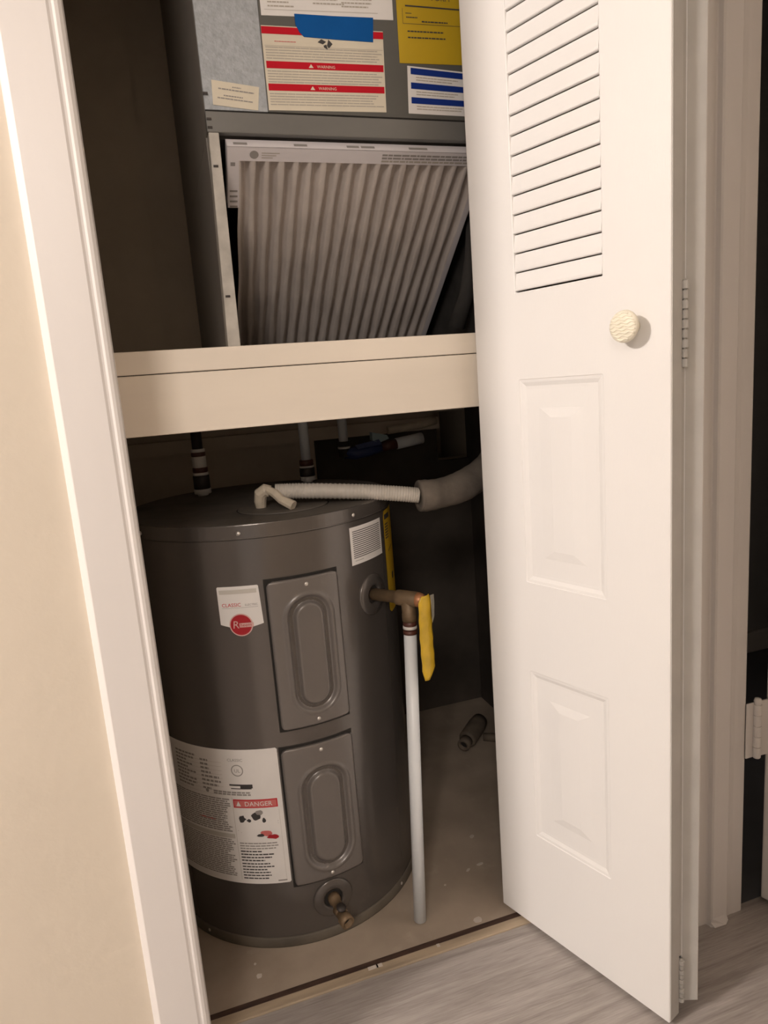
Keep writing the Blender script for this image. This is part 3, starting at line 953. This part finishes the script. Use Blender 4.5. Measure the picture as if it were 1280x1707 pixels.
# ------------------------------------------------------------------ pipes over the tank
def stack(name, x, y, label, rings, pipe_from, pipe_mat):
    t = empty(name, (x, y, 0.8887))
    tag(t, label, 'pipe')
    for (z0, z1, r, m, nm) in rings:
        MB().lathe([(0.0, z0), (r * 0.94, z0), (r, z0 + 0.001), (r, z1 - 0.001), (r * 0.94, z1), (0.0, z1)], (x, y, 0), seg=24).build(nm, m, t)
    MB().lathe([(0.0, pipe_from), (0.0125, pipe_from), (0.0125, 1.1645), (0.0, 1.1645)], (x, y, 0), seg=20).build('riser', pipe_mat, t)
    return t
stack('water_pipe', 0.073, 1.70, 'banded pipe riser with white and black rings at the left on the tank top',
      [(0.8887, 0.893, 0.013, 'white_ring', 'seal_ring'), (0.893, 0.905, 0.0205, 'white_ring', 'seal_ring'), (0.905, 0.938, 0.0195, 'iron', 'coupling'), (0.938, 0.945, 0.0185, 'white_ring', 'seal_ring'), (0.945, 0.957, 0.0180, 'primer', 'primer_band'),
       (0.957, 0.984, 0.0165, 'white_ring', 'sleeve'), (0.984, 0.994, 0.0170, 'primer', 'primer_band'), (0.994, 1.002, 0.0165, 'white_ring', 'seal_ring')], 1.002, 'iron')
stack('water_pipe', 0.338, 1.72, 'pale plastic riser with black coupling at the middle of the tank top',
      [(0.8887, 0.893, 0.013, 'white_ring', 'seal_ring'), (0.893, 0.904, 0.0200, 'white_ring', 'seal_ring'), (0.904, 0.926, 0.0195, 'iron', 'coupling'), (0.926, 0.931, 0.0185, 'white_ring', 'seal_ring'), (0.931, 0.946, 0.0180, 'primer', 'primer_band')], 0.946, 'pvc')

# shut-off valve run near the back wall
sv = empty('shutoff_valve', (0.485, 1.9, 0.94))
tag(sv, 'blue shut-off valve on pale plastic pipes hanging behind the tank', 'valve')
MB().lathe([(0.0, 0.968), (0.0135, 0.968), (0.0135, 1.1645), (0.0, 1.1645)], (0.487, 1.9, 0), seg=20).build('riser', 'pvc', sv)
MB().lathe([(0.0, 0.925), (0.017, 0.925), (0.017, 0.969), (0.0, 0.969)], (0.487, 1.9, 0), seg=20).build('coupling', 'iron', sv)
MB().lathe([(0.0, 0.948), (0.0178, 0.948), (0.0178, 0.954), (0.0, 0.954)], (0.487, 1.9, 0), seg=20).build('seal_ring', 'white_ring', sv)
MB().tube([(0.487, 1.9, 0.935), (0.52, 1.895, 0.932), (0.56, 1.89, 0.938), (0.60, 1.89, 0.944)], [0.016, 0.019, 0.0185, 0.014], seg=16).build('valve_body', 'valve_blue', sv)
MB().add([(0.512, 1.868, 0.957), (0.580, 1.858, 0.968), (0.590, 1.860, 0.953), (0.520, 1.870, 0.945), (0.512, 1.874, 0.957), (0.580, 1.866, 0.968), (0.590, 1.868, 0.953), (0.520, 1.877, 0.945)],
         [(0, 1, 2, 3), (7, 6, 5, 4), (0, 4, 5, 1), (1, 5, 6, 2), (2, 6, 7, 3), (3, 7, 4, 0)]).build('lever', 'valve_blue', sv)
MB().add([(0.562, 1.86, 0.989), (0.606, 1.86, 0.978), (0.612, 1.86, 0.967), (0.583, 1.86, 0.958), (0.562, 1.86, 0.966), (0.562, 1.885, 0.989), (0.606, 1.885, 0.978), (0.612, 1.885, 0.967), (0.583, 1.885, 0.958), (0.562, 1.885, 0.966)],
         [(0, 1, 2, 3, 4), (9, 8, 7, 6, 5), (0, 5, 6, 1), (1, 6, 7, 2), (2, 7, 8, 3), (3, 8, 9, 4), (4, 9, 5, 0)]).build('fitting', 'cyan', sv)
MB().tube([(0.595, 1.89, 0.944), (0.645, 1.89, 0.947)], 0.015, seg=16).build('coupling', 'primer', sv)
MB().tube([(0.642, 1.89, 0.947), (0.725, 1.89, 0.957)], 0.0165, seg=18).build('run_pipe', 'pvc', sv)
MB().tube([(0.642, 1.96, 0.984), (0.745, 1.96, 0.99), (0.80, 1.96, 1.0)], 0.0125, seg=16).build('run_pipe', 'connector', sv)

# flexible conduit and connector
cd = empty('flexible_conduit', (0.19, 1.385, 0.8913))
tag(cd, 'pale ribbed flexible conduit lying across the tank top', 'conduit')
P = []
ctrl = [Vector((0.200, 1.370, 0.9235)), Vector((0.26, 1.358, 0.9195)), Vector((0.36, 1.338, 0.9085)), Vector((0.43, 1.324, 0.8985)), Vector((0.4868, 1.3126, 0.8885))]
def spline(c, n):
    out = []
    for i in range(len(c) - 1):
        p0, p1_, p2_, p3 = c[max(i - 1, 0)], c[i], c[i + 1], c[min(i + 2, len(c) - 1)]
        for k in range(n):
            t_ = k / n
            out.append(0.5 * ((2 * p1_) + (p2_ - p0) * t_ + (2 * p0 - 5 * p1_ + 4 * p2_ - p3) * t_ * t_ + (3 * p1_ - p0 - 3 * p2_ + p3) * t_ ** 3))
    out.append(c[-1])
    return out
path = spline(ctrl, 48)
MB().tube(path, [0.0158 + 0.0008 * math.cos(i * math.pi / 2) for i in range(len(path))], seg=20).build('sheath', 'conduit', cd)
MB().tube([(0.171, 1.392, 0.8913), (0.170, 1.388, 0.905), (0.172, 1.382, 0.921), (0.181, 1.377, 0.928), (0.190, 1.374, 0.925)], [0.0105, 0.0125, 0.0140, 0.0135, 0.012], seg=12, smooth=False).build('connector', 'connector', cd)
MB().tube([(0.184, 1.365, 0.931), (0.197, 1.352, 0.922), (0.206, 1.340, 0.910), (0.226, 1.322, 0.898)], [0.0075, 0.0095, 0.0090, 0.0105], seg=10, smooth=False).build('clamp_screw', 'connector', cd)

ps = empty('pipe_insulation', (0.6, 1.30, 0.87))
tag(ps, 'dark grey foam sleeve around the conduit end beside the door', 'pipe insulation')
ctrl = [Vector((0.487, 1.3125, 0.887)), Vector((0.53, 1.312, 0.8865)), Vector((0.60, 1.325, 0.897)), Vector((0.68, 1.36, 0.930)), Vector((0.76, 1.42, 0.985)), Vector((0.86, 1.50, 1.020)), Vector((0.9548, 1.55, 1.028))]
path = spline(ctrl, 10)
rad = [0.0325 + 0.0004 * math.sin(i * 1.7) + 0.0009 * math.sin(i * 0.41) for i in range(len(path))]
mb = MB()
mb.tube(path, rad, seg=22, caps=False)
d0 = (path[1] - path[0]).normalized()
mb.lathe([(rad[0], 0.0), (0.0178, -0.001), (0.0178, 0.02)], path[0], d0, seg=22)
mb.build('sleeve', 'foam', ps)

# capped drain stub lying on the concrete
df = empty('drain_fitting', (0.80, 1.80, 0))
tag(df, 'dusty open pipe fitting lying on the concrete at the right', 'pipe fitting')
fa = Vector((0.742, 1.757, 0.026))
fd = (Vector((0.845, 1.852, 0.040)) - fa)
Lf = fd.length
M['fitting'] = mat('dusty_fitting', (0.15, 0.12, 0.09), 0.7, var=0.25, vscale=30)
MB().lathe([(0.0115, 0.012), (0.0115, 0.0), (0.0190, 0.0), (0.0190, 0.030), (0.0, 0.030)], fa, fd, seg=22).build('spout', 'fitting', df)
MB().lathe([(0.0, 0.025), (0.0255, 0.030), (0.0275, 0.036), (0.0275, Lf * 0.80), (0.024, Lf), (0.0, Lf)], fa, fd, seg=22).build('body', 'fitting', df)
MB().lathe([(0.0, 0.010), (0.0116, 0.010)], fa, fd, seg=22).build('bore', 'groove', df, fix=False)
MB().tube([(0.83, 1.80, 0.012), (0.87, 1.775, 0.012)], [0.012, 0.014], seg=12).build('stub', 'fitting', df)

# ------------------------------------------------------------------ shelf
YS = 1.190
zT, zM, zB = 1.2022, 1.1645, 1.0655
sh = empty('utility_shelf', (0.4, YS, zB))
tag(sh, 'cream painted wooden shelf above the tank carrying the air handler', 'shelf')
MB().box(-0.17, 0.969, YS, 2.084, zM + 0.0008, zT).build('deck', 'shelf', sh, bevel=0.002)
MB().box(-0.060, 0.884, YS + 0.0015, YS + 0.021, zB, zM - 0.0006).build('fascia', 'shelf', sh, bevel=0.0015)
MB().box(-0.060, 0.884, YS + 0.004, YS + 0.02, zM - 0.0008, zM + 0.001).build('joint_gap', 'groove', sh)
MB().box(-0.169, 0.845, 2.045, 2.0845, 0.968, 1.006).build('cleat', 'drywall', sh)
MB().box(-0.169, 0.845, 2.06, 2.0845, 1.03, 1.163).build('cleat', 'drywall', sh)

# ------------------------------------------------------------------ air handler
YA = 1.270
KA = YA / 1.25
def az(z):                       # heights and widths measured for a plane 1.25 m away
    return 1.12 + (z - 1.12) * KA
def axx(x):
    return x * KA
XL, XR = axx(0.133), 0.712
ZS, ZF = az(1.5875), az(1.5530)
ah = empty('air_handler', (0.42, 1.6, zT))
tag(ah, 'grey galvanised air handler cabinet covered in stickers standing on the shelf', 'air handler')
MB().box(XL, XR, YA + 0.004, 2.05, ZF + 0.002, 2.30).build('cabinet', 'cabinet', ah, bevel=0.003)
MB().box(axx(0.2385), XR, YA - 0.0015, YA + 0.004, ZS + 0.0012, 2.298).build('front_panel', 'steel', ah, bevel=0.001)
MB().box(XL + 0.0005, axx(0.2385), YA - 0.001, YA + 0.004, ZS + 0.0012, 2.298).build('foil_face', 'foil', ah, bevel=0.001)
MB().box(XL, XR, YA - 0.004, YA + 0.012, ZF, ZS - 0.0018).build('flange', 'flange', ah, bevel=0.0015)
MB().box(XL + 0.001, XR, YA, YA + 0.004, ZS - 0.002, ZS + 0.0015).build('seam', 'groove', ah)
# corner post
pv = [(axx(0.1345), YA - 0.004), (axx(0.1515), YA - 0.004), (axx(0.1515), YA + 0.03), (axx(0.1345), YA + 0.03)]
pw = [(axx(0.1265), YA - 0.004), (axx(0.1485), YA - 0.004), (axx(0.1485), YA + 0.03), (axx(0.1265), YA + 0.03)]
MB().add([(p[0], p[1], zT) for p in pw] + [(p[0], p[1], ZF) for p in pv], [(3, 2, 1, 0), (4, 5, 6, 7), (0, 1, 5, 4), (1, 2, 6, 5), (2, 3, 7, 6), (3, 0, 4, 7)]).build('corner_post', 'post', ah, bevel=0.0015)
for x, z in ((0.1405, 1.50), (0.1360, 1.29), (0.138, 1.573), (0.138, 1.560), (0.1365, 1.612)):
    MB().box(axx(x) - 0.004, axx(x) + 0.004, YA - 0.0056, YA - 0.003, az(z) - 0.0016, az(z) + 0.0018).build('rivet', 'iron', ah)
# lower return compartment: walls behind the filter
MB().box(XL, XL + 0.006, YA + 0.03, 2.05, zT, ZF + 0.0022).build('side_panel', 'cabinet', ah)
MB().box(XR - 0.006, XR, YA + 0.002, 2.05, zT, ZF).build('side_panel', 'liner', ah)
MB().box(XL + 0.010, XR - 0.006, 2.03, 2.05, zT, ZF).build('back_panel', 'liner', ah)
MB().box(XL + 0.011, XR - 0.007, YA + 0.03, 2.03, zT + 0.0002, zT + 0.004).build('base_liner', 'liner', ah)
MB().box(XL + 0.011, XR - 0.007, YA + 0.016, 2.03, ZF - 0.004, ZF + 0.0015).build('top_liner', 'liner', ah)
mb = MB()
mb.tube([(0.655, 1.45, 1.235), (0.675, 1.43, 1.30), (0.685, 1.42, 1.38), (0.69, 1.42, 1.46)], [0.02, 0.016, 0.013, 0.01], seg=10)
mb.build('loose_insulation', 'liner', ah)

def pa(u, v, off=0.0):
    return (axx(u), YA - 0.0015 - off, az(v))
# sticker outlines are given as corners (top-left, top-right, bottom-right, bottom-left)
def plate(name, m, corners, off=0.0005, label=None):
    mb = MB()
    f_ = [pa(u, v, off) for u, v in corners]
    b_ = [pa(u, v, 0.0) for u, v in corners]
    n_ = len(corners)
    mb.add(f_ + b_, [tuple(range(n_))] + [(i, (i + 1) % n_, n_ + (i + 1) % n_, n_ + i) for i in range(n_)])
    o = mb.build(name, m, ah, fix=False)
    if label:
        o['label'] = label
    return o
def quadfn(corners):
    """local (s, t) in metres from the bottom-left corner of a tilted sticker"""
    tl, tr, br, bl = [Vector(c) for c in corners]
    W_, H_ = (br - bl).length, (tl - bl).length
    def fn(s, t, off=0.0):
        a, b = s / W_, t / H_
        p = bl * (1 - a) * (1 - b) + br * a * (1 - b) + tr * a * b + tl * (1 - a) * b
        return pa(p.x, p.y, off)
    return fn, W_, H_
# white instruction sheet at the top
c = [(0.242, 1.93), (0.4775, 1.95), (0.4755, 1.7465), (0.2425, 1.7365)]
st = plate('instruction_sheet', 'paper', c, label='white instruction sheet at the top')
fn, w_, h_ = quadfn(c)
p = Print(fn)
p.para('tan_ink', 0.012, 0.080, h_ - 0.01, 0.010, 0.0060, 0.0022, 0.0009, 0.5)
p.para('tan_ink', 0.090, 0.145, h_ - 0.01, 0.016, 0.0060, 0.0022, 0.0009, 0.5)
p.para('tan_ink', 0.140, 0.205, h_ - 0.01, 0.014, 0.0055, 0.0022, 0.0009, 0.3)
p.rect('pale_ink', 0.006, 0.205, 0.0085, 0.0095, 0.0009)
p.build(st, {'tan_ink': 'fine_print', 'pale_ink': 'rule_line'})
# red and white warning sheet
c = [(0.2405, 1.7210), (0.4535, 1.7265), (0.4515, 1.5935), (0.2405, 1.5925)]
c = [(0.2400, 1.7215), (0.4545, 1.7270), (0.4510, 1.5965), (0.2400, 1.5915)]
st = plate('warning_sheet', 'cream', c, label='cream warning sheet with three red bars')
fn, w_, h_ = quadfn(c)
p = Print(fn)
p.split = ('red',)
p.rect('red', 0.0, w_, h_ - 0.0125, h_ - 0.0015, 0.0009)
p.rect('red', 0.003, w_ - 0.002, h_ * 0.500, h_ * 0.585, 0.0009)
p.rect('red', 0.003, w_ - 0.002, h_ * 0.235, h_ * 0.318, 0.0009)
p.text('cream', 'WARNING', w_ * 0.50, h_ * 0.518, 0.0066, 'CENTER', 0.0012)
p.text('cream', 'WARNING', w_ * 0.50, h_ * 0.256, 0.0066, 'CENTER', 0.0012)
for hh in (0.518, 0.253):
    p.poly('cream', [(w_ * 0.355, h_ * hh), (w_ * 0.395, h_ * hh), (w_ * 0.375, h_ * hh + 0.006)], 0.0012)
p.para('tan_ink', 0.004, w_ - 0.003, h_ * 0.755, h_ * 0.605, 0.0042, 0.0017, 0.0008, 0.06)
p.rect('tan_ink', 0.003, w_ - 0.002, h_ * 0.765, h_ * 0.770, 0.0008)
p.para('tan_ink', 0.004, w_ - 0.003, h_ * 0.475, h_ * 0.33, 0.0042, 0.0017, 0.0008, 0.06)
p.para('tan_ink', 0.004, w_ - 0.003, h_ * 0.205, h_ * 0.05, 0.0042, 0.0017, 0.0008, 0.12)
p.para('pinkred', 0.02, 0.06, h_ * 0.825, h_ * 0.79, 0.004, 0.0013, 0.0008, 0.1)
cu, cv = w_ * 0.505, h_ * 0.815
p.poly('ink', [(cu - 0.013, cv + 0.002), (cu - 0.006, cv + 0.007), (cu + 0.002, cv + 0.003), (cu - 0.004, cv - 0.001)], 0.0010)
p.poly('ink', [(cu + 0.013, cv), (cu + 0.006, cv + 0.007), (cu + 0.003, cv - 0.003), (cu + 0.006, cv - 0.007)], 0.0010)
p.poly('ink', [(cu - 0.003, cv - 0.003), (cu + 0.002, cv - 0.001), (cu + 0.004, cv - 0.009), (cu - 0.002, cv - 0.006)], 0.0010)
p.build(st, {'red': 'red_bar', 'cream': 'bar_lettering', 'tan_ink': 'fine_print', 'ink': 'symbol', 'pinkred': 'red_print'})
# blue tape
c = [(0.2985, 1.7425), (0.365, 1.7440), (0.4380, 1.7470), (0.4365, 1.7270), (0.4350, 1.7085), (0.375, 1.7080), (0.3120, 1.7085), (0.3045, 1.7150), (0.2990, 1.7270)]
plate('masking_tape', 'tape', c, 0.0016, 'strip of blue masking tape')
# cream notice at lower left
c = [(0.1490, 1.6340), (0.2270, 1.6265), (0.2215, 1.5900), (0.1475, 1.5960)]
st = plate('notice_sticker', 'cream', c, label='small tilted cream notice')
fn, w_, h_ = quadfn(c)
p = Print(fn)
p.para('grey_ink', 0.032, 0.046, h_ * 0.84, h_ * 0.78, 0.0045, 0.0018, 0.0009, 0.1)
p.para('grey_ink', 0.010, w_ - 0.006, h_ * 0.72, h_ * 0.60, 0.0045, 0.0020, 0.0009, 0.05)
p.para('grey_ink', 0.018, 0.050, h_ * 0.46, h_ * 0.38, 0.0045, 0.0018, 0.0009, 0.1)
p.para('grey_ink', 0.008, w_ - 0.008, h_ * 0.34, h_ * 0.18, 0.0045, 0.0018, 0.0009, 0.05)
p.build(st, {'grey_ink': 'fine_print'})
# yellow card
c = [(0.4840, 1.9300), (0.640, 1.9320), (0.6370, 1.6830), (0.4825, 1.6785)]
st = plate('yellow_card', 'yellow', c, 0.0008, 'yellow printed card')
fn, w_, h_ = quadfn(c)
p = Print(fn)
p.text('ink', 'FORM', 0.066, h_ * 0.395 + 0.0035, 0.0135, 'LEFT', 0.0013)
p.rect('ink', 0.016, 0.14, h_ * 0.362, h_ * 0.362 + 0.0024, 0.0012, -0.012)
p.para('ink', 0.016, 0.028, h_ * 0.322, h_ * 0.31, 0.005, 0.0013, 0.0012, 0.1)
p.para('ink', 0.017, 0.040, h_ * 0.298, h_ * 0.28, 0.006, 0.0018, 0.0012, 0.1)
p.para('ink', 0.046, 0.096, h_ * 0.275, h_ * 0.262, 0.006, 0.0022, 0.0012, 0.02)
p.rect('ink', 0.010, 0.14, h_ * 0.252, h_ * 0.252 + 0.0007, 0.0012)
p.rect('ink', 0.010, 0.0106, h_ * 0.252, h_ * 0.35, 0.0012)
p.para('ink', 0.018, 0.088, h_ * 0.210, h_ * 0.196, 0.006, 0.0022, 0.0012, 0.02)
p.para('ink', 0.018, 0.092, h_ * 0.170, h_ * 0.158, 0.006, 0.0022, 0.0012, 0.02)
p.build(st, {'ink': 'print'})
# blue striped label
c = [(0.4965, 1.6750), (0.610, 1.6705), (0.6080, 1.5960), (0.4935, 1.5965)]
st = plate('striped_label', 'paper', c, label='white label with three navy stripes')
fn, w_, h_ = quadfn(c)
p = Print(fn)
p.split = ('blue',)
for k, t_ in enumerate((0.83, 0.525, 0.215)):
    p.rect('blue', 0.006, w_ - 0.001, h_ * t_, h_ * t_ + 0.0105, 0.0009)
    p.para('tan_ink', 0.016, w_ - 0.004, h_ * t_ - 0.0035, h_ * t_ - 0.0100, 0.0045, 0.0016, 0.0009, 0.3)
p.build(st, {'blue': 'navy_stripe', 'tan_ink': 'fine_print'})

# ------------------------------------------------------------------ air filter
af = empty('air_filter', (0.42, 1.3, 1.24))
tag(af, 'pleated air filter in a white cardboard frame leaning back under the cabinet', 'air filter')
F0 = Vector((0.1655, 1.2720, 1.5405))
FD = Vector((0.020, 0.8015, -0.5976)).normalized()
FX = Vector((1, 0, 0))
FN = FD.cross(FX)
if FN.y > 0:
    FN = -FN
FW, FL, FT = 0.497, 0.540, 0.019
def ff(u, v, o_=0.0):
    q_ = F0 + FX * u + FD * v + FN * o_
    return (q_.x, q_.y, q_.z)
def fbox(mb, u0, u1, v0, v1, o0, o1):
    vs = [ff(u, v, o_) for o_ in (o0, o1) for u, v in ((u0, v0), (u1, v0), (u1, v1), (u0, v1))]
    mb.add(vs, [(0, 3, 2, 1), (4, 5, 6, 7), (0, 1, 5, 4), (1, 2, 6, 5), (2, 3, 7, 6), (3, 0, 4, 7)])
fr = MB()
fbox(fr, 0.0, FW, 0.0, 0.027, -0.001, 0.0)
fbox(fr, 0.0, FW, 0.0, 0.0012, -FT, 0.0)
fbox(fr, 0.0, 0.021, 0.027, 0.124, -0.001, 0.0)
fbox(fr, 0.0, 0.0012, 0.0, 0.124, -FT, 0.0)
fbox(fr, FW - 0.012, FW, 0.027, FL, -0.001, 0.0)
fbox(fr, FW - 0.0012, FW, 0.0, FL, -FT, 0.0)
frame = fr.build('frame', 'card', af)
pl = Print(ff)
def ftop(u, v, o_=0.0):
    q_ = F0 + FX * u - FN * v - FD * o_
    return (q_.x, q_.y, q_.z)
pl.disc('grey_ink', 0.047, 0.0145, 0.0078, 0.0004, 14)
pl.para('pale_ink', 0.060, 0.090, 0.009, 0.022, 0.0045, -0.0016, 0.0004, 0.2) if False else None
for k in range(3):
    pl.rect('tan_ink', 0.060, 0.092 - 0.006 * k, 0.010 + 0.0045 * k, 0.0115 + 0.0045 * k, 0.0004)
for k in range(3):
    u = 0.283
    while u < 0.475:
        w_ = random.uniform(0.004, 0.016)
        pl.rect('grey_ink' if k < 2 else 'tan_ink', u, u + w_, 0.007 + 0.0062 * k, 0.0105 + 0.0062 * k, 0.0004)
        u += w_ + 0.0016
pl.rect('grey_ink', 0.006, 0.014, 0.030, 0.037, 0.0004)
for k in range(4):
    pl.rect('grey_ink', 0.004, 0.018, 0.086 + 0.011 * k, 0.090 + 0.011 * k, 0.0004)
pl.build(frame, {'grey_ink': 'print', 'tan_ink': 'fine_print', 'pale_ink': 'fine_print'})
pt = Print(ftop)
for a, b in ((0.012, 0.036), (0.118, 0.142), (0.215, 0.238), (0.242, 0.268), (0.335, 0.372)):
    pt.rect('grey_ink', a, b, 0.005, 0.011, 0.0003)
pt.build(frame, {'grey_ink': 'edge_print'})
# pleats
NP = 18
mb = MB()
steps = 16
nu = NP * steps
UO0, UO1 = 0.019, FW - 0.010
vs, fs = [], []
NVm = 14
for j in range(NVm + 1):
    v = 0.0255 + (FL - 0.027) * j / NVm
    for i in range(nu + 1):
        t_ = i / nu
        u = UO0 + (UO1 - UO0) * t_
        ph = t_ * NP * 2 * math.pi
        wob = 0.0012 * math.sin(j * 1.1 + math.floor(t_ * NP) * 2.1)
        g_ = max(0.0, min(1.0, (0.42 - math.cos(ph)) / 1.42))
        vs.append(ff(u + wob, v, -0.0015 - 0.0165 * g_ ** 0.9 + 0.0012 * max(0.0, math.cos(ph))))
for j in range(NVm):
    for i in range(nu):
        a = j * (nu + 1) + i
        fs.append((a, a + 1, a + nu + 2, a + nu + 1))
mb.add(vs, fs, True)
mb.build('pleated_media', 'media', af, fix=False)
